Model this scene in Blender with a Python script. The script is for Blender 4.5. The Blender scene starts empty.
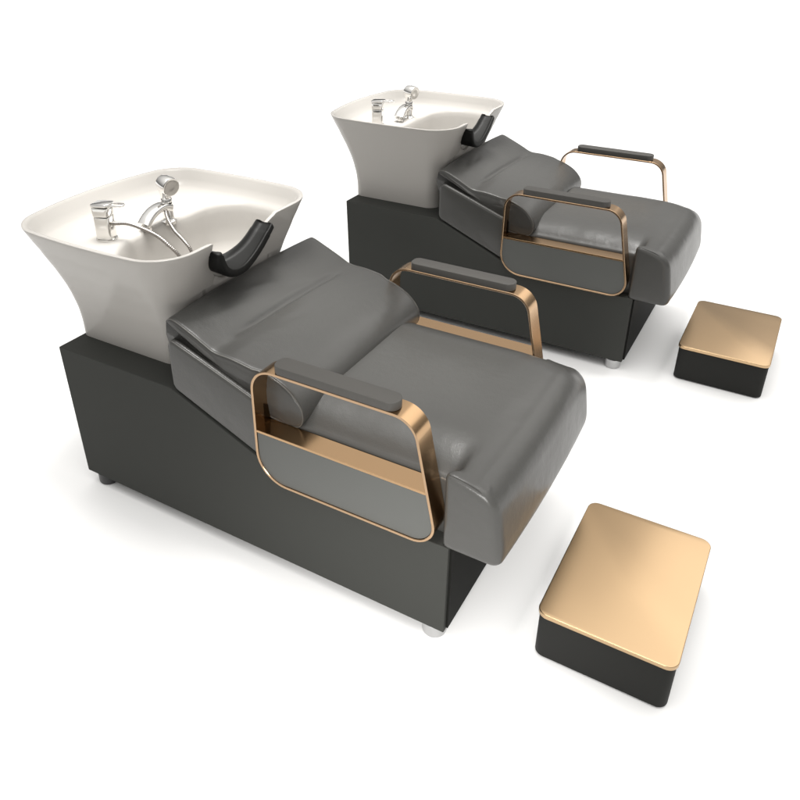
import bpy, bmesh, math, random
from math import sin, cos, pi, sqrt, exp, radians
from mathutils import Vector, Matrix
C = bpy.context.scene.collection
OFF = Vector((0.6, 0.34, 0.0))          # the chair's own origin: middle of its footprint, on the floor

# ------------------------------------------------------------------ materials
def mat(name, col, rough=0.5, metal=0.0, spec=0.5, coat=0.0, bump=None, mottled=0.0, coat_rough=0.1, sheen=0.0):
    m = bpy.data.materials.new(name); m.use_nodes = True
    nt = m.node_tree; b = nt.nodes['Principled BSDF']
    b.inputs['Base Color'].default_value = (*col, 1)
    b.inputs['Roughness'].default_value = rough
    b.inputs['Metallic'].default_value = metal
    b.inputs['Specular IOR Level'].default_value = spec
    b.inputs['Coat Weight'].default_value = coat
    b.inputs['Coat Roughness'].default_value = coat_rough
    tc = nt.nodes.new('ShaderNodeTexCoord')
    if mottled:
        n = nt.nodes.new('ShaderNodeTexNoise'); n.inputs['Scale'].default_value = 7; n.inputs['Detail'].default_value = 5
        nt.links.new(tc.outputs['Object'], n.inputs['Vector'])
        r = nt.nodes.new('ShaderNodeMapRange')
        r.inputs[3].default_value = rough - mottled; r.inputs[4].default_value = rough + mottled
        nt.links.new(n.outputs[0], r.inputs[0]); nt.links.new(r.outputs[0], b.inputs['Roughness'])
    if bump:
        last = None
        for kind, scale, strength, dist, stretch in bump:
            mp = nt.nodes.new('ShaderNodeMapping'); mp.inputs['Scale'].default_value = stretch
            nt.links.new(tc.outputs['Object'], mp.inputs[0])
            if kind == 'voronoi':
                t = nt.nodes.new('ShaderNodeTexVoronoi'); t.feature = 'SMOOTH_F1'; t.inputs['Scale'].default_value = scale
            else:
                t = nt.nodes.new('ShaderNodeTexNoise'); t.inputs['Scale'].default_value = scale; t.inputs['Detail'].default_value = 6
            nt.links.new(mp.outputs[0], t.inputs['Vector'])
            bp = nt.nodes.new('ShaderNodeBump'); bp.inputs['Strength'].default_value = strength
            bp.inputs['Distance'].default_value = dist
            nt.links.new(t.outputs[0], bp.inputs['Height'])
            if last: nt.links.new(last.outputs[0], bp.inputs['Normal'])
            last = bp
        nt.links.new(last.outputs[0], b.inputs['Normal'])
    return m
grain = [('noise', 9, .35, .010, (1, 1, 1)), ('voronoi', 420, .22, .0006, (1, 1, 1))]
M = {}
M['leather'] = mat('grey_leather', (.056, .0552, .052), .31, spec=.38, bump=grain, mottled=.06)
M['seam'] = mat('seam_thread', (.03, .029, .026), .5, spec=.3)
M['highlight_piping'] = mat('highlight_piping_leather', (.10, .097, .089), .32, spec=.5)  # lightened leather: cushion piping, and the highlight line drawn on the back support
M['board'] = mat('charcoal_board', (.047, .048, .0445), .5, spec=.02, bump=[('noise', 300, .06, .0004, (1, 1, 1))], mottled=.04)
M['dark_board'] = mat('black_board', (.008, .008, .007), .7, spec=.1, bump=[('noise', 300, .06, .0004, (1, 1, 1))])
M['panel'] = mat('grey_panel', (.092, .094, .089), .42, spec=.2, bump=[('noise', 300, .06, .0004, (1, 1, 1))], mottled=.04)
M['pad'] = mat('pad_rubber', (.070, .067, .062), .5, spec=.25, bump=[('noise', 500, .1, .0004, (1, 1, 1))])
M['gold'] = mat('brushed_rose_gold', (.50, .325, .18), .2, metal=1, mottled=.04)
M['gold_edge'] = mat('polished_gold', (.47, .32, .2), .25, metal=1)
M['gold_top'] = mat('brushed_gold_plate', (.50, .35, .205), .25, metal=1, bump=[('noise', 30, .05, .0003, (1, 60, 1))], mottled=.04)
M['ceramic'] = mat('white_ceramic', (.39, .374, .352), .2, spec=.12)
M['chrome'] = mat('chrome', (.72, .71, .69), .08, metal=1)
M['hose'] = mat('steel_hose', (.30, .28, .26), .3, metal=1)
M['black'] = mat('black_gel_rubber', (.006, .006, .0055), .5, spec=.16, bump=[('noise', 200, .08, .0005, (1, 1, 1))])
M['stool'] = mat('stool_charcoal', (.024, .024, .0225), .5, spec=.05, bump=[('noise', 300, .06, .0004, (1, 1, 1))], mottled=.04)
M['foot'] = mat('dark_foot', (.03, .03, .03), .4)
M['steel_foot'] = mat('steel_foot', (.5, .5, .5), .3, metal=1)
M['floor'] = mat('white_floor', (.93, .93, .93), .8, spec=.0)
M['dark_hole'] = mat('dark_outlet', (.02, .02, .02), .5)

# ------------------------------------------------------------------ helpers
def obj(name, bm, material, parent=None, off=True, smooth=40, bevel=0):
    me = bpy.data.meshes.new(name)
    bmesh.ops.recalc_face_normals(bm, faces=bm.faces)
    if off: bmesh.ops.translate(bm, verts=bm.verts, vec=-OFF)
    bm.to_mesh(me); bm.free()
    me.materials.append(material)
    for p in me.polygons: p.use_smooth = True
    if smooth < 180: me.set_sharp_from_angle(angle=radians(smooth))
    o = bpy.data.objects.new(name, me); C.objects.link(o)
    if bevel:
        b = o.modifiers.new('bevel', 'BEVEL'); b.width = bevel; b.segments = 3; b.limit_method = 'ANGLE'
        b.angle_limit = radians(35); b.harden_normals = True
    if parent: o.parent = parent
    return o
def catmull(P, n=8, closed=False):
    out = []; N = len(P)
    for i in range(N if closed else N - 1):
        g = (lambda k: Vector(P[k % N])) if closed else (lambda k: Vector(P[max(0, min(N - 1, k))]))
        a, b, c, d = g(i - 1), g(i), g(i + 1), g(i + 2)
        for j in range(n):
            t = j / n
            out.append(.5 * ((2 * b) + (c - a) * t + (2 * a - 5 * b + 4 * c - d) * t * t + (3 * b - a - 3 * c + d) * t ** 3))
    if not closed: out.append(Vector(P[-1]))
    return out
def fillet(P, n=6):
    """P: list of (x, y, r). rounded closed polygon -> list of Vector2"""
    out = []; N = len(P)
    for i in range(N):
        p = Vector(P[i][:2]); a = Vector(P[i - 1][:2]) - p; b = Vector(P[(i + 1) % N][:2]) - p; r = P[i][2]
        if r <= 0: out.append(p); continue
        la, lb = a.length, b.length; a.normalize(); b.normalize()
        ang = a.angle(b); d = min(r / math.tan(ang / 2), la * .49, lb * .49); rr = d * math.tan(ang / 2)
        c = p + (a + b).normalized() * (rr / sin(ang / 2))
        s = p + a * d - c; e = p + b * d - c
        a0 = math.atan2(s.y, s.x); da = (math.atan2(e.y, e.x) - a0 + pi) % (2 * pi) - pi
        for k in range(n + 1):
            t = a0 + da * k / n
            out.append(c + Vector((cos(t), sin(t))) * rr)
    return out
def resample(P, ds):
    out = []; N = len(P)
    for i in range(N):
        a, b = P[i], P[(i + 1) % N]; k = max(1, int((b - a).length / ds))
        for j in range(k): out.append(a.lerp(b, j / k))
    return out
def inset(P, d):
    """inward offset of a closed ccw/cw loop (2D)"""
    N = len(P); A = sum(P[i].x * P[(i + 1) % N].y - P[(i + 1) % N].x * P[i].y for i in range(N))
    s = 1 if A > 0 else -1; out = []
    for i in range(N):
        t = (P[(i + 1) % N] - P[i - 1]); t.normalize()
        out.append(P[i] + Vector((-t.y, t.x)) * d * s)
    return out
def bridge(bm, rings, cap0=True, cap1=True, closed=True):
    V = [[bm.verts.new(p) for p in r] for r in rings]; n = len(V[0])
    for a, b in zip(V, V[1:]):
        for i in range(n if closed else n - 1):
            bm.faces.new((a[i], a[(i + 1) % n], b[(i + 1) % n], b[i]))
    if cap0: bm.faces.new(V[0])
    if cap1: bm.faces.new(V[-1][::-1])
    return V
def prism(bm, P, y0, y1, plane='xz', edge=0, seg=3):
    """closed 2D loop swept between two levels of the third axis, with a rounded edge"""
    mk = (lambda p, h: (p.x, h, p.y)) if plane == 'xz' else (lambda p, h: (p.x, p.y, h))
    rings = []; lev = []
    if edge:
        for k in range(seg + 1):
            a = pi / 2 * k / seg; lev.append((y0 + edge * (1 - sin(a)), edge * (1 - cos(a)), a))
        lo = [(y0 + edge * (1 - cos(a)), edge * (1 - sin(a))) for a in [pi / 2 * k / seg for k in range(seg + 1)]]
        hi = [(y1 - (y - y0), d) for y, d in reversed(lo)]
        lev = lo + hi
    else: lev = [(y0, 0), (y1, 0)]
    for h, d in lev: rings.append([mk(p, h) for p in (inset(P, d) if d else P)])
    bridge(bm, rings)
def box(bm, x0, x1, y0, y1, z0, z1):
    r = bmesh.ops.create_cube(bm, size=1)
    for v in r['verts']:
        v.co = Vector(((x0 + x1) / 2 + v.co.x * (x1 - x0), (y0 + y1) / 2 + v.co.y * (y1 - y0), (z0 + z1) / 2 + v.co.z * (z1 - z0)))
    return r['verts']
def tube(bm, P, r, n=10, closed=False, caps=True):
    P = [Vector(p) for p in P]; N = len(P); rings = []
    up = Vector((0, 0, 1)); prev = None
    for i in range(N):
        t = (P[(i + 1) % N] - P[i - 1]) if closed else (P[min(i + 1, N - 1)] - P[max(i - 1, 0)])
        t.normalize()
        if prev is None:
            s = t.cross(up if abs(t.z) < .9 else Vector((1, 0, 0))).normalized()
        else:
            s = (prev - t * prev.dot(t)).normalized()
        prev = s; u = s.cross(t); rr = r(i / (N - 1)) if callable(r) else r
        rings.append([P[i] + (s * cos(a) + u * sin(a)) * rr for a in [2 * pi * k / n for k in range(n)]])
    if closed: rings.append(rings[0])
    bridge(bm, rings, caps and not closed, caps and not closed)
    if closed: bmesh.ops.remove_doubles(bm, verts=bm.verts, dist=1e-6)
def lathe(bm, prof, n=24, mtx=None):
    rings = [[Vector((r * cos(2 * pi * k / n), r * sin(2 * pi * k / n), z)) for k in range(n)] for r, z in prof]
    if mtx: rings = [[mtx @ p for p in r] for r in rings]
    bridge(bm, rings)
def frame(pos, zdir, xdir=(1, 0, 0)):
    z = Vector(zdir).normalized(); x = Vector(xdir); x = (x - z * x.dot(z)).normalized(); y = z.cross(x)
    m = Matrix((x, y, z)).transposed().to_4x4(); m.translation = Vector(pos); return m
def ss(a, b, x):
    t = max(0, min(1, (x - a) / (b - a))); return t * t * (3 - 2 * t)

# ------------------------------------------------------------------ the chair
def empty(name, label, cat, loc, group=None, rz=0):
    o = bpy.data.objects.new(name, None); C.objects.link(o); o.empty_display_size = .1
    o.location = loc; o.rotation_euler = (0, 0, rz); o['label'] = label; o['category'] = cat
    if group: o['group'] = group
    return o
chair = empty('shampoo_chair', 'nearer grey leather salon shampoo chair with white wash basin, in front of the other chair',
              'shampoo chair', OFF, 'salon shampoo chairs standing side by side')

# base plinth
bm = bmesh.new()
P = [Vector(p) for p in [(0, .04), (1.2, .04), (1.2, .306), (.79, .306), (.405, .47), (-.014, .47)]]
prism(bm, P, .001, .679, 'xz')
base = obj('base', bm, M['board'], chair, smooth=25, bevel=.0025)
bm = bmesh.new(); box(bm, 1.2005, 1.206, .012, .668, .048, .298)
obj('front_panel', bm, M['dark_board'], base, bevel=.001)
for x, y, m in [(.048, .034, 'foot'), (.048, .646, 'foot'), (1.162, .034, 'steel_foot'), (1.162, .646, 'steel_foot')]:
    bm = bmesh.new()
    lathe(bm, [(.022, .0), (.029, .002), (.030, .006), (.030, .036), (.026, .0398)], 28, Matrix.Translation((x, y, 0)))
    obj('foot', bm, M[m], chair)

# lower back block (bolster), full width, under the back cushion
bm = bmesh.new()
P = fillet([(.413, .4705, .030), (.412, .622, .022), (.6985, .516, .004), (.6985, .3495, .004)], 6)
P = resample(P, .03)
rings = []
r = .012; ys = [(.003 + r * (1 - cos(a)), r * (1 - sin(a))) for a in [pi / 2 * k / 5 for k in range(6)]]
lev = [(y, d, 0) for y, d in ys] + [(.020, 0, .003), (.027, 0, .009), (.036, 0, .015), (.30, 0, .016)]
lev = lev + [(.68 - y, d, q) for y, d, q in reversed(lev)]
def bz(p, q):       # the top is hollowed between the two padded sides, the back cushion sits in the hollow
    return p.y - (q if p.y > .612 - .37 * (p.x - .412) else 0)
for h, d, q in lev: rings.append([(p.x, h - .001, bz(p, q)) for p in (inset(P, d) if d else P)])
bridge(bm, rings)
bs = obj('back_support', bm, M['leather'], chair, smooth=60)
for y in (.0060, .6720):  # lighter tube drawn as the highlight along the rounded top edge
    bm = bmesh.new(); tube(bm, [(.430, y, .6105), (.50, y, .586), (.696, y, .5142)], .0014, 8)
    obj('highlight_piping', bm, M['highlight_piping'], bs)

# back cushion
top = catmull([(.393, .648), (.415, .660), (.46, .643), (.515, .619), (.550, .606), (.60, .600), (.66, .590), (.718, .574), (.762, .550), (.791, .516), (.796, .482), (.782, .457), (.748, .450)], 8)
bot = catmull([(.70, .458), (.62, .481), (.52, .517), (.44, .549), (.400, .572), (.387, .612)], 6)
P = top + bot
P_BACK = P
def loftY(bm, prof_at, y0, y1, r, ny=70, seg=7, disp=None):
    base_y = [(y0 + r * (1 - cos(a)), r * (1 - sin(a))) for a in [pi / 2 * k / seg for k in range(seg + 1)]]
    mid = [(y0 + r + (y1 - y0 - 2 * r) * k / ny, 0) for k in range(1, ny)]
    lev = base_y + mid + [(y1 - (y - y0), d) for y, d in reversed(base_y)]
    rings = []
    # cap rings pulled towards the centroid, puffed out a little
    for h, d in lev:
        Q = inset(prof_at(h), d) if d else prof_at(h)
        rings.append([Vector((p.x, h, p.y)) for p in Q])
    def capr(ring, s, sign):
        c = sum(ring, Vector()) / len(ring)
        return [c.lerp(p, s) + Vector((0, sign * .006 * (1 - s * s), 0)) for p in ring]
    pre = [capr(rings[0], s, -1) for s in (.15, .4, .65, .85)]
    post = [capr(rings[-1], s, 1) for s in (.85, .65, .4, .15)]
    rings = pre + rings + post
    if disp: rings = [[disp(p) for p in rg] for rg in rings]
    bridge(bm, rings)
def make_folds(seed):
    rnd = random.Random(seed)
    return [(rnd.uniform(.42, .76), rnd.uniform(.1, .6), rnd.uniform(.01, .02), rnd.uniform(.06, .14), rnd.uniform(-.4, .4), rnd.uniform(-.0018, .0018)) for _ in range(14)]
folds = make_folds(4)
def back_disp(p):
    x, y, z = p; t = (y - .34) / .30
    y = .34 + (y - .34) * (1 + .035 * (1 - ss(.655, .69, x)))
    crown = .010 * max(0, 1 - t * t)
    upper = ss(.50, .56, z + .36 * (x - .4) )
    dz = crown * upper
    # stitched crease between head part and lumbar roll
    xc = .548 + .01 * t
    fade = ss(.09, .2, y) * (1 - ss(.52, .60, y))
    dz -= upper * fade * .0105 * exp(-((x - xc) / .009) ** 2)
    dz -= upper * .004 * exp(-((x - xc) / .035) ** 2)
    for fx, fy, w, l, sl, am in folds:
        dx = x - fx - sl * (y - fy)
        dz += upper * am * exp(-(dx / w) ** 2 - ((y - fy) / l) ** 2)
    # pinched far and near ends sag a little
    return Vector((x, y, z + dz))
bm = bmesh.new()
loftY(bm, lambda h: P, .036, .644, .011, 90, 7, back_disp)
bc = obj('back_cushion', bm, M['leather'], chair, smooth=180)
for y in (.0390, .6410):
    bm = bmesh.new()
    Q = inset(P, .0022)
    tube(bm, [back_disp(Vector((p.x, y, p.y))) for p in Q[5:len(top) + 3]], .0017, 8)
    obj('highlight_piping', bm, M['highlight_piping'], bc)

# seat cushion, T shaped: wider in front of the armrests
YF = .662
def seat_top(x, y, folds2):
    d = min(y - .04, .64 - y); t = (y - .34) / .32
    z = .506
    if d < .13:
        q = min(1, 1 - d / .13)
        a_ = 1.140 + .040 * ss(.012, .045, min(y, YF - y)); lim = 1 - ss(a_, a_ + .040, x) * (1 - ss(.45, .54, y) * .85)
        z -= lim * .052 * q * q
    z += .007 * max(0, 1 - t ** 4) * (1 - ss(1.12, 1.31, x))
    z -= .020 * max(0, (x - 1.16) / .15) ** 2
    z -= .006 * ss(.56, .665, y) * ss(1.12, 1.19, x)
    for fx, fy, w, l, sl, am in folds2:
        dx = x - fx - sl * (y - fy)
        z += am * exp(-(dx / w) ** 2 - ((y - fy) / l) ** 2)
    for yc, sg, am in ((.040, 1, .004), (.640, -1, .002)):       # tucks at the inner corners by the armrests
        u = (y - yc) * sg; dx = x - (1.180 + .35 * u)
        if u > 0: z -= am * exp(-(dx / .009) ** 2) * exp(-u / .025)
        dx = x - (1.196 + .5 * u)
        if u > 0: z += am * .15 * exp(-(dx / .010) ** 2) * exp(-u / .03)
    return z
def seat_shape(x, y, z):
    t = (y - .34) / .34; w = ss(1.17, 1.30, x)
    return Vector((x + w * (.010 * max(0, 1 - t * t) - .030 * max(0, (z - .335) / .17) ** 1.3 - .006 * max(0, (.32 - z) / .02)), y, z))
def make_seat(seed):
    rnd = random.Random(seed)
    f2 = [(rnd.uniform(.85, 1.25), rnd.uniform(.1, .6), rnd.uniform(.02, .05), rnd.uniform(.05, .12), rnd.uniform(-.6, .6), rnd.uniform(-.0012, .0012)) for _ in range(16)]
    O = fillet([(.58, .0405, .004), (1.181, .0405, .006), (1.181, .001, .014), (1.321, .001, .020), (1.321, YF, .060), (1.181, YF, .020), (1.181, .6395, .006), (.58, .6395, .004)], 8)
    O = resample(O, .010); n = len(O); rr = []
    for i in range(n):
        tg = (O[(i + 1) % n] - O[i - 1]).normalized(); nx, ny = tg.y, -tg.x      # outward
        r_ = .011
        if O[i].x > 1.2: r_ = .013 + .046 * max(0, nx) + .012 * max(0, ny)
        rr.append(r_)
    for _ in range(16): rr = [(rr[i - 1] + rr[i] + rr[(i + 1) % n]) / 3 for i in range(n)]
    def ins(i, d):
        tg = (O[(i + 1) % n] - O[i - 1]).normalized(); return O[i] + Vector((-tg.y, tg.x)) * d
    rings = []
    zb = .301
    for a in [pi / 2 * k / 5 for k in range(6)]:
        rings.append([seat_shape(*ins(i, .012 * (1 - sin(a))), zb + .012 * (1 - cos(a))) for i in range(n)])
    zt = [seat_top(*ins(i, rr[i]), f2) for i in range(n)]
    for k in range(1, 9):
        rings.append([seat_shape(*ins(i, 0), zb + .012 + (zt[i] - rr[i] - zb - .012) * k / 9) for i in range(n)])
    for a in [pi / 2 * k / 10 for k in range(11)]:
        rings.append([seat_shape(*ins(i, rr[i] * (1 - cos(a))), zt[i] - rr[i] * (1 - sin(a))) for i in range(n)])
    for k in range(1, 47):
        f = k / 46; rg = []
        for i in range(n):
            p = ins(i, rr[i]); m = Vector((max(.80, min(1.05, p.x)), .335)); q = p.lerp(m, f)
            rg.append(seat_shape(q.x, q.y, seat_top(q.x, q.y, f2)))
        rings.append(rg)
    bm = bmesh.new(); bridge(bm, rings, True, False)
    bmesh.ops.remove_doubles(bm, verts=bm.verts, dist=2e-5)
    return bm, f2
bm, f2 = make_seat(11)
def soften(o):
    r_ = o.modifiers.new('remesh', 'REMESH'); r_.mode = 'VOXEL'; r_.voxel_size = .0042; r_.use_smooth_shade = True
    m_ = o.modifiers.new('smooth', 'SMOOTH'); m_.factor = .5; m_.iterations = 6
seat = obj('seat_cushion', bm, M['leather'], chair, smooth=180)
soften(seat)
bm = bmesh.new()
Q = []
for k in range(40):
    x = 1.192 + (1.292 - 1.192) * k / 39
    Q.append(seat_shape(x, .0082, seat_top(x, .018, f2) - .0022 - .006 * max(0, (x - 1.262) / .03) ** 2))
tube(bm, Q, .0014, 8)
obj('seam', bm, M['seam'], seat)
# hidden seat deck that carries the cushion between the arms
bm = bmesh.new(); box(bm, .80, 1.17, .044, .636, .3065, .42)
obj('seat_frame', bm, M['board'], chair, bevel=.003)

# armrests
def armrest(y0, y1):
    t = .0065
    out = fillet([(.692, .632, .062), (1.118, .632, .062), (1.186, .309, .056), (.692, .309, .085)], 12)
    bm = bmesh.new()
    o_ = resample(out, .03); i_ = inset(o_, t); e = .0010
    rings = [[(p.x, y0, p.y) for p in inset(o_, e)], [(p.x, y0 + e, p.y) for p in o_], [(p.x, y1 - e, p.y) for p in o_], [(p.x, y1, p.y) for p in inset(o_, e)],
             [(p.x, y1, p.y) for p in inset(o_, t - e)], [(p.x, y1 - e, p.y) for p in i_], [(p.x, y0 + e, p.y) for p in i_], [(p.x, y0, p.y) for p in inset(o_, t - e)]]
    rings.append(rings[0]); bridge(bm, rings, False, False)
    bmesh.ops.remove_doubles(bm, verts=bm.verts, dist=1e-6)
    fr = obj('armrest', bm, M['gold'], chair, smooth=28)
    fr.data.materials.append(M['gold_edge'])
    for f in fr.data.polygons:
        if abs(f.normal.y) > .5: f.material_index = 1
    # cross bar
    bm = bmesh.new(); bx = .0015
    vs = box(bm, .698, 1.1485, y0 + bx, y1 - bx, .4495, .456)
    for v in vs:
        if v.co.x > 1: v.co.x += (.456 - v.co.z) * .2
    obj('cross_bar', bm, M['gold'], fr, bevel=.001)
    # fill panel below the bar
    bm = bmesh.new()
    pan = fillet([(.6990, .449, .002), (1.1500, .449, .002), (1.1780, .3160, .050), (.6990, .3160, .079)], 10)
    prism(bm, resample(pan, .05), y0 + .003, y1 - .003, 'xz', .001)
    obj('side_panel', bm, M['panel'], fr, smooth=28)
    # arm pad
    bm = bmesh.new()
    c_ = (y0 + y1) / 2 - .004
    pad = fillet([(.757, c_ - .0245, .018), (1.073, c_ - .0245, .0235), (1.073, c_ + .0235, .0235), (.757, c_ + .0235, .018)], 8)
    prism(bm, resample(pad, .02), .6322, .6535, 'xy', .0018, 3)
    obj('arm_pad', bm, M['pad'], fr, smooth=60)
armrest(-.020, .0395)
armrest(.6405, .700)

# ------------------------------------------------------------------ wash basin
S_TAB = [(.47, 0), (.527, .015), (.584, .10), (.66, .32), (.755, .71), (.817, 1.0)]
def flare(z):
    for (a, sa), (b, sb) in zip(S_TAB, S_TAB[1:]):
        if z <= b:
            i = S_TAB.index((a, sa)); g = lambda k: S_TAB[max(0, min(5, k))][1]
            t = (z - a) / (b - a); p0, p1, p2, p3 = g(i - 1), sa, sb, g(i + 2) if i + 2 < 6 else 1.32
            return .5 * (2 * p1 + (p2 - p0) * t + (2 * p0 - 5 * p1 + 4 * p2 - p3) * t * t + (3 * p1 - p0 - 3 * p2 + p3) * t ** 3)
    return 1
YN0, YN1 = .168, .432
npath = [(.168, .792), (.178, .745), (.205, .717), (.245, .709), (.29, .722), (.335, .748), (.375, .778), (.405, .801), (.432, .815)]
npc = catmull([(a, b) for a, b in npath], 8)
def notch(y):
    for a, b in zip(npc, npc[1:]):
        if a.x <= y <= b.x: return a.y + (b.y - a.y) * (y - a.x) / max(1e-9, b.x - a.x)
    return .817
# matching perimeters: top loop and bottom loop sampled with the same parameters, starting mid back
def loop_pts(x0, x1, y0, y1, r_b, r_f, bulge_b, bulge_s, nb, nc, ns, fy):
    """back side (x0) from middle down to near corner, near side, front side (at the y list fy), far side, back to start"""
    cy = (y0 + y1) / 2; P = []
    def arc(cx, cyy, r, a0, a1, n):
        return [Vector((cx + r * cos(a0 + (a1 - a0) * k / n), cyy + r * sin(a0 + (a1 - a0) * k / n))) for k in range(n + 1)]
    P += [Vector((x0, cy + (y0 + r_b - cy) * k / nb)) for k in range(nb)]
    P += arc(x0 + r_b, y0 + r_b, r_b, pi, 1.5 * pi, nc)
    P += [Vector((x0 + r_b + (x1 - r_f - x0 - r_b) * k / ns, y0)) for k in range(1, ns)]
    P += arc(x1 - r_f, y0 + r_f, r_f, 1.5 * pi, 2 * pi, nc)
    P += [Vector((x1, y)) for y in fy]
    P += arc(x1 - r_f, y1 - r_f, r_f, 0, .5 * pi, nc)
    P += [Vector((x1 - r_f + (x0 + r_b - x1 + r_f) * k / ns, y1)) for k in range(1, ns)]
    P += arc(x0 + r_b, y1 - r_b, r_b, .5 * pi, pi, nc)
    P += [Vector((x0, y1 - r_b + (cy - y1 + r_b) * k / nb)) for k in range(1, nb)]
    out = []
    for p in P:
        u = (p.y - cy) / ((y1 - y0) / 2); v = (p.x - (x0 + x1) / 2) / ((x1 - x0) / 2)
        q = Vector(p)
        if v < 0: q.x -= bulge_b * (1 - u * u) * min(1, -v * 1.2)
        q.y += bulge_s * (1 - v * v) * u
        out.append(q)
    return out
fy = [.125, .14, .155, .1675] + [.168 + .001] + [.168 + (.432 - .168) * k / 44 for k in range(1, 44)] + [.4325, .45, .47, .49]
TOP = loop_pts(-.105, .452, -.002, .632, .080, .105, .050, .018, 10, 12, 16, fy)
def b2(y): return .085 + .055 + (y - .125) / (.49 - .125) * (.35)
BOT = loop_pts(-.022, .360, .086, .545, .035, .05, .0, .0, 10, 12, 16, [b2(y) for y in fy])
front = {12 + 10 + 1 + 15 + 13 + k for k in range(len(fy))}
ZR = []
for i, p in enumerate(TOP):
    ZR.append(notch(p.y) if (p.x > .44 and YN0 < p.y < YN1) else .817)
def outer(i, z):
    s = flare(z); return BOT[i].lerp(TOP[i], s)
cen = Vector((.15, .315))
def inw(loop, d): return inset(loop, d)
N = len(TOP); rings = []
J = 22
for j in range(0, 19):
    z = .4705 + (.690 - .4705) * j / 18
    rings.append([Vector((*outer(i, z), z)) for i in range(N)])
for j in range(1, 11):
    rings.append([Vector((*outer(i, .690 + (ZR[i] - .694) * j / 10), .690 + (ZR[i] - .694) * j / 10)) for i in range(N)])
def at_inset(d, zfun):
    Z = [zfun(i) for i in range(N)]; L = inset([outer(i, Z[i]) for i in range(N)], d)
    return [Vector((L[i].x, L[i].y, Z[i])) for i in range(N)]
rings.append(at_inset(.0015, lambda i: ZR[i] - .0012))
rings.append(at_inset(.004, lambda i: ZR[i]))
rings.append(at_inset(.010, lambda i: ZR[i]))
rings.append(at_inset(.0135, lambda i: ZR[i] - .0015))
rings.append(at_inset(.016, lambda i: ZR[i] - .006))
rings.append(at_inset(.019, lambda i: min(.790, ZR[i] - .010)))
rings.append(at_inset(.025, lambda i: min(.772, ZR[i] - .014)))
rings.append(at_inset(.034, lambda i: min(.766, ZR[i] - .018)))
# bowl edge
EDGE = loop_pts(.150, .405, .068, .566, .10, .10, .012, .010, 10, 12, 16, [.155 + (y - .125) / (.365) * .32 for y in fy])
def bowl(s, z, cap):
    c = Vector((.285, .315))
    return [Vector((*(c.lerp(EDGE[i], s)), min(z, ZR[i] - cap))) for i in range(N)]
for s, z, cap in [(1.04, .765, .022), (1.0, .762, .026), (.975, .752, .034), (.955, .735, .045), (.93, .70, .06), (.89, .655, .09), (.80, .615, .12), (.6, .598, .14), (.3, .59, .145), (.08, .588, .146)]:
    rings.append(bowl(s, z, cap))
bm = bmesh.new(); bridge(bm, rings, True, True)
basin = obj('wash_basin', bm, M['ceramic'], chair, smooth=50)
bm = bmesh.new(); lathe(bm, [(.004, .589), (.024, .590), (.026, .592), (.02, .5945), (.004, .594)], 24, Matrix.Translation((.285, .315, 0)))
obj('drain', bm, M['chrome'], basin)

# black saddle shaped neck rest sitting in the notch
path = catmull([(.170, .789), (.1745, .765), (.184, .742), (.203, .727), (.23, .7205), (.262, .7225), (.30, .737), (.335, .756), (.367, .777), (.390, .792)], 8)
rings = []; n_ = len(path)
for i, p in enumerate(path):
    t = (path[min(i + 1, n_ - 1)] - path[max(i - 1, 0)]).normalized(); nr = Vector((-t.y, t.x))   # nr points up / in
    f = i / (n_ - 1)
    x1 = .470 + .006 * sin(pi * f); x0 = .410 - .045 * exp(-((f - .45) / .2) ** 2)
    th = .013 if f > .04 else .009
    if f > .9: th *= .85
    xm = (x0 + x1) / 2
    sec = fillet([(x0, th + .012, .006), (x0 + (xm - x0) * .6, th * .35, .02), (x1 - .012, th * .55, .01), (x1, th + .002, .005), (x1 + .002, -th * .9, .009), (x0 + .012, -th * .5, .009)], 4)
    rings.append([(q.x, p.x + nr.x * q.y, p.y + nr.y * q.y) for q in sec])
def shrink(ring, s, push):
    c = sum((Vector(p) for p in ring), Vector()) / len(ring); return [c.lerp(Vector(p), s) + push for p in ring]
rings = [shrink(rings[0], .6, Vector((0, -.001, .004))), shrink(rings[0], .9, Vector((0, 0, .003)))] + rings + [shrink(rings[-1], .9, Vector((0, .002, .003))), shrink(rings[-1], .6, Vector((0, .003, .004)))]
bm = bmesh.new(); bridge(bm, rings)
obj('neck_rest', bm, M['black'], basin, smooth=60)

# mixer tap
mx, my, mz = .090, .147, .7655
T = lambda a: Matrix.Translation((mx, my, 0)) @ Matrix.Rotation(a, 4, 'Z')
bm = bmesh.new()
lathe(bm, [(.026, mz - .003), (.0285, mz), (.028, mz + .004), (.020, mz + .006)], 28, Matrix.Translation((mx, my, 0)))
def rbox(bm, cx, cy, w, d, z0, z1, r, edge, rot=0, taper=1.0):
    Pq = fillet([(-w / 2, -d / 2, r), (w / 2, -d / 2, r), (w / 2, d / 2, r), (-w / 2, d / 2, r)], 5)
    lev = [(z0 + edge * (1 - cos(a)), edge * (1 - sin(a)), 1) for a in [pi / 2 * k / 3 for k in range(4)]]
    lev = lev + [(z0 + z1 - h, d_, taper) for h, d_, _ in reversed(lev)]
    rg = []
    for h, d_, tp in lev:
        Q = inset(Pq, d_); rg.append([Vector((cx + tp * (q.x * cos(rot) - q.y * sin(rot)), cy + tp * (q.x * sin(rot) + q.y * cos(rot)), h)) for q in Q])
    bridge(bm, rg)
rbox(bm, mx, my, .044, .044, mz + .005, mz + .066, .009, .002, .35, .98)
mixer = obj('mixer_tap', bm, M['chrome'], chair, smooth=50)
bm = bmesh.new()
rbox(bm, mx, my, .045, .045, mz + .0685, mz + .092, .009, .002, .35, 1.03)
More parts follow.
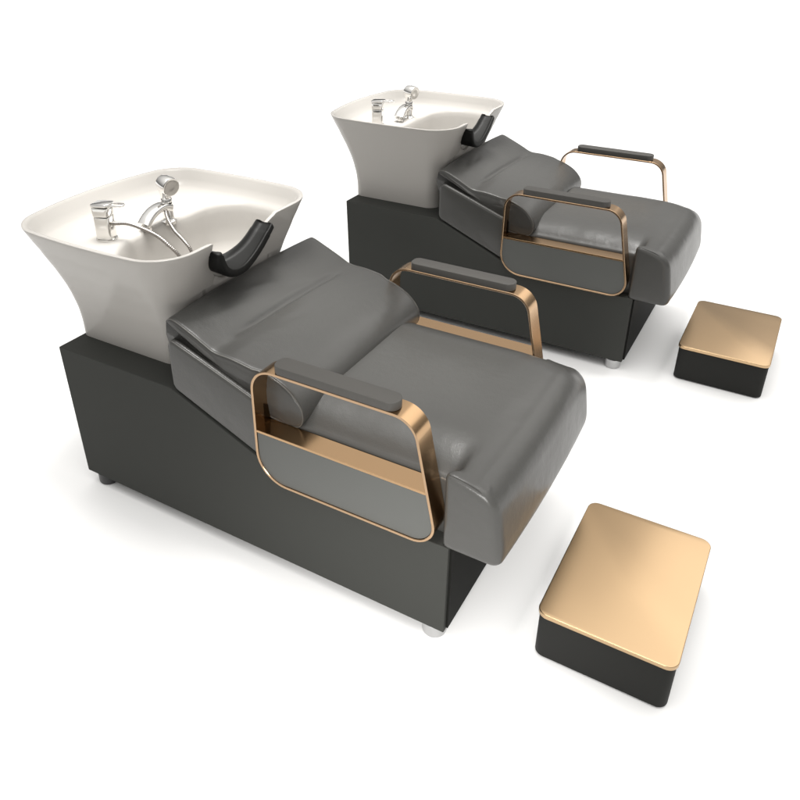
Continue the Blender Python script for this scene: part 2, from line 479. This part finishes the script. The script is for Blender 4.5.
# lever slab, reaching out over the bowl, with an open loop at its tip
def slab(bm, loop, z0, z1, slope):
    rg = []
    for h, d_ in [(z0, .001), (z0 + .001, 0), (z1 - .001, 0), (z1, .001)]:
        rg.append([Vector((mx + q.x * cos(.2) - q.y * sin(.2), my + q.x * sin(.2) + q.y * cos(.2), h + slope * (q.x + .02))) for q in (inset(loop, d_) if d_ else loop)])
    bridge(bm, rg)
slab(bm, fillet([(-.024, -.022, .008), (.022, -.021, .008), (.030, -.013, .004), (.030, .013, .004), (.022, .021, .008), (-.024, .022, .008)], 5), mz + .0935, mz + .1015, .06)
lp = [(.028, -.011), (.045, -.0125), (.062, -.009), (.069, 0), (.062, .009), (.045, .0125), (.028, .011)]
pp = catmull(lp, 5)
tube(bm, [(mx + q[0] * cos(.2) - q[1] * sin(.2), my + q[0] * sin(.2) + q[1] * cos(.2), mz + .0975 + .06 * (q[0] + .02)) for q in pp], .0030, 8)
obj('lever', bm, M['chrome'], mixer, smooth=50)
bm = bmesh.new()
lathe(bm, [(.002, 0), (.0035, .0004), (.003, .0012)], 12, frame((mx + .0205 * cos(-.35 - .87), my + .0205 * sin(-.35 - .87) , mz + .081), (cos(-1.22), sin(-1.22), 0), (0, 0, 1)))
obj('screw', bm, M['dark_hole'], mixer)
def hose(P, r, parent):
    cl = catmull(P, 14); n = len(cl); bm = bmesh.new()
    rg = []; prev = None; L = 0; k = 0
    fine = []
    for a, b in zip(cl, cl[1:]):
        m_ = max(2, int((b - a).length / .0011))
        fine += [a.lerp(b, j / m_) for j in range(m_)]
    tube(bm, fine, lambda t: r * (1 + .10 * sin(t * (len(fine) - 1) * 2 * pi / 4)), 10)
    obj('hose', bm, M['hose'], parent, smooth=180)
hose([(.104, .150, .812), (.123, .156, .8125), (.151, .172, .812), (.190, .186, .800), (.235, .193, .785), (.271, .197, .762), (.292, .205, .735), (.30, .215, .69)], .0052, mixer)

# spout with pull-out hand shower
sx, sy = .134, .338
bm = bmesh.new()
lathe(bm, [(.022, .757), (.0225, .766), (.017, .770), (.0155, .778), (.0155, .812), (.0145, .816), (.008, .817)], 24, Matrix.Translation((sx, sy, 0)))
sp = catmull([(sx + .0, sy + .006, .802), (sx + .001, sy - .022, .813), (sx + .003, sy - .055, .811), (sx + .006, sy - .085, .799), (sx + .008, sy - .104, .785)], 8)
rg = []
for i, p in enumerate(sp):
    t = (sp[min(i + 1, len(sp) - 1)] - sp[max(0, i - 1)]).normalized(); s = Vector((1, 0, 0)); u = t.cross(s).normalized()
    f = i / (len(sp) - 1); w = .017 + .005 * f; h = .013 - .003 * f
    rg.append([p + s * (w * abs(cos(a)) ** .7 * (1 if cos(a) > 0 else -1)) + u * (h * abs(sin(a)) ** .7 * (1 if sin(a) > 0 else -1)) for a in [2 * pi * k / 20 for k in range(20)]])
bridge(bm, rg)
spout = obj('spout', bm, M['chrome'], chair, smooth=50)
bm = bmesh.new(); lathe(bm, [(.006, -.010), (.0125, -.011), (.0135, -.009), (.0135, .006), (.012, .008)], 22, frame((sx + .009, sy - .094, .778), (.15, -.25, 1)))
obj('aerator', bm, M['chrome'], spout)
bm = bmesh.new()
hx = Vector((sx, sy, .817)); ax = Vector((-.02, .02, 1)).normalized()
lathe(bm, [(.013, .001), (.0155, .003), (.0155, .014), (.0135, .016), (.0145, .018), (.016, .030), (.021, .044), (.022, .060), (.017, .072), (.006, .077)], 26, frame(hx, ax))
lathe(bm, [(.010, -.030), (.021, -.025), (.026, -.006), (.027, .016), (.0258, .0215), (.0225, .022), (.010, .0205)], 28, frame((sx + .010, sy, .872), (1, -.25, -.12), (0, 0, 1)))
hs = obj('hand_shower', bm, M['chrome'], spout, smooth=50)
bm = bmesh.new(); lathe(bm, [(.0030, .816), (.0150, .8165), (.0150, .8178), (.0030, .8182)], 24, Matrix.Translation((sx, sy, 0)))
obj('collar', bm, M['dark_hole'], spout)
hose([(sx + .012, sy - .016, .812), (.153, .312, .800), (.181, .290, .790), (.224, .266, .775), (.273, .247, .762), (.297, .245, .738), (.305, .245, .69)], .0048, spout)

# ------------------------------------------------------------------ second chair: copies of every part
def copy_tree(o, parent=None):
    c = o.copy(); C.objects.link(c)
    if parent is not None: c.parent = parent
    for ch in list(o.children): copy_tree(ch, c)
    return c
far = copy_tree(chair)
far.location = OFF + Vector((.045, 1.458, 0))
for c in list(far.children):
    if c.name.startswith('seat_cushion'):
        bm, _ = make_seat(23); old = c.data; tmp = obj('seat_cushion', bm, M['leather'], None, smooth=60); c.data = tmp.data; bpy.data.objects.remove(tmp)
    if c.name.startswith('back_cushion'):
        folds = make_folds(19); bm = bmesh.new(); loftY(bm, lambda h: P_BACK, .036, .644, .011, 90, 7, back_disp)
        tmp = obj('back_cushion', bm, M['leather'], None, smooth=180); c.data = tmp.data; bpy.data.objects.remove(tmp)
    if c.name.startswith('mixer_tap') or c.name.startswith('spout'):
        c.location.x -= .035
        for h in list(c.children):
            if h.name.startswith('hose'): bpy.data.objects.remove(h)
far['label'] = 'farther grey leather salon shampoo chair with white wash basin, standing behind the nearer one'

# ------------------------------------------------------------------ footstools
def footstool(loc, rz, label):
    st = empty('footstool', label, 'footstool', loc, 'low footstools with brushed gold tops', rz)
    L_, W_, H_ = .306, .432, .1405
    def lp(e, r): return resample(fillet([(-L_ / 2 - e, -W_ / 2 - e, r), (L_ / 2 + e, -W_ / 2 - e, r), (L_ / 2 + e, W_ / 2 + e, r), (-L_ / 2 - e, W_ / 2 + e, r)], 8), .04)
    bm = bmesh.new(); prism(bm, lp(-.002, .024), .003, H_ - .0125, 'xy', .004, 4)
    obj('stool_body', bm, M['stool'], st, off=False, smooth=50)
    bm = bmesh.new(); prism(bm, lp(.0015, .026), H_ - .012, H_, 'xy', .0022, 4)
    obj('top_plate', bm, M['gold_top'], st, off=False, smooth=50)
    return st
footstool((1.543, .300, 0), .0, 'nearer low footstool with brushed gold top and charcoal body, by the nearer chair')
footstool((1.575, 1.729, 0), .0, 'farther low footstool with brushed gold top and charcoal body, by the farther chair')

# ------------------------------------------------------------------ floor
bm = bmesh.new(); bmesh.ops.create_grid(bm, x_segments=8, y_segments=8, size=40)
fl = obj('floor', bm, M['floor'], None, off=False); fl['kind'] = 'structure'; fl['label'] = 'seamless plain white studio floor'

# ------------------------------------------------------------------ light
w = bpy.data.worlds.new('World'); bpy.context.scene.world = w; w.use_nodes = True
nt = w.node_tree; bg = nt.nodes['Background']
tc = nt.nodes.new('ShaderNodeTexCoord'); sep = nt.nodes.new('ShaderNodeSeparateXYZ')
nt.links.new(tc.outputs['Generated'], sep.inputs[0])
cr = nt.nodes.new('ShaderNodeValToRGB'); nt.links.new(sep.outputs[2], cr.inputs[0])
e = cr.color_ramp.elements
e[0].position = 0; e[0].color = (.05, .05, .05, 1)
e[1].position = 1; e[1].color = (1.4, 1.385, 1.35, 1)
for pos, v in ((.35, .25), (.55, .40), (.75, .52)):
    k = e.new(pos); k.color = (v, v * .985, v * .96, 1)
nt.links.new(cr.outputs[0], bg.inputs[0]); bg.inputs[1].default_value = 2.15
def area(name, loc, target, size, power, col=(1, .98, .95), sy=None):
    l = bpy.data.lights.new(name, 'AREA'); l.size = size; l.energy = power; l.color = col
    if sy: l.shape = 'RECTANGLE'; l.size_y = sy
    o = bpy.data.objects.new(name, l); C.objects.link(o); o.location = loc
    o.rotation_euler = (Vector(target) - Vector(loc)).to_track_quat('-Z', 'Y').to_euler()
    return o
area('added_back_light', (2.75, 4.2, 3.4), (1.6, 1.5, 0), 3.0, 34)  # added light, its edge reflects in the nearer stool's gold top
def added_spot(x, y, h, power, angle, blend):  # added unseen spot, shining straight down on part of a chair
    l = bpy.data.lights.new('added_spot', 'SPOT'); l.energy = power; l.spot_size = radians(angle); l.spot_blend = blend
    l.shadow_soft_size = .30; l.color = (1, .985, .96)
    o = bpy.data.objects.new('added_spot', l); C.objects.link(o); o.location = (x, y, h)
for ox, oy in ((0, 0), (.045, 1.458)):
    added_spot(.17 + ox, .315 + oy, 1.75, 150, 50, 1.0)  # brightens the inside of the basin
    added_spot(1.02 + ox, .36 + oy, 2.6, 300, 21, 1.0)  # brightens the middle of the seat
    added_spot(.60 + ox, .36 + oy, 2.6, 140, 18, 1.0)  # brightens the back cushion
l = bpy.data.lights.new('added_front_spot', 'SPOT'); l.energy = 105; l.spot_size = radians(50); l.spot_blend = 1; l.shadow_soft_size = .25; l.color = (1, .985, .96)  # added spot, makes the base side lighter towards its front end
o = bpy.data.objects.new('added_front_spot', l); C.objects.link(o); o.location = (1.55, -1.25, .8)
o.rotation_euler = (Vector((1.12, 0, .2)) - o.location).to_track_quat('-Z', 'Y').to_euler()

# ------------------------------------------------------------------ camera
cam = bpy.data.cameras.new('camera'); co = bpy.data.objects.new('camera', cam); C.objects.link(co)
co.location = (1.69274879, -1.17591041, 1.54475511); co.rotation_euler = (1.08413779, .00505515, .53433729)
cam.lens = 770.77444 / 800 * 36; cam.sensor_width = 36; cam.shift_x = 34.228 / 800; cam.shift_y = -79.45 / 800
cam.clip_end = 200; cam.clip_start = .01
sc = bpy.context.scene; sc.camera = co
sc.view_settings.view_transform = 'Standard'; sc.view_settings.look = 'None'; sc.view_settings.exposure = 0; sc.view_settings.gamma = 1
sc.render.resolution_x = sc.render.resolution_y = 1024
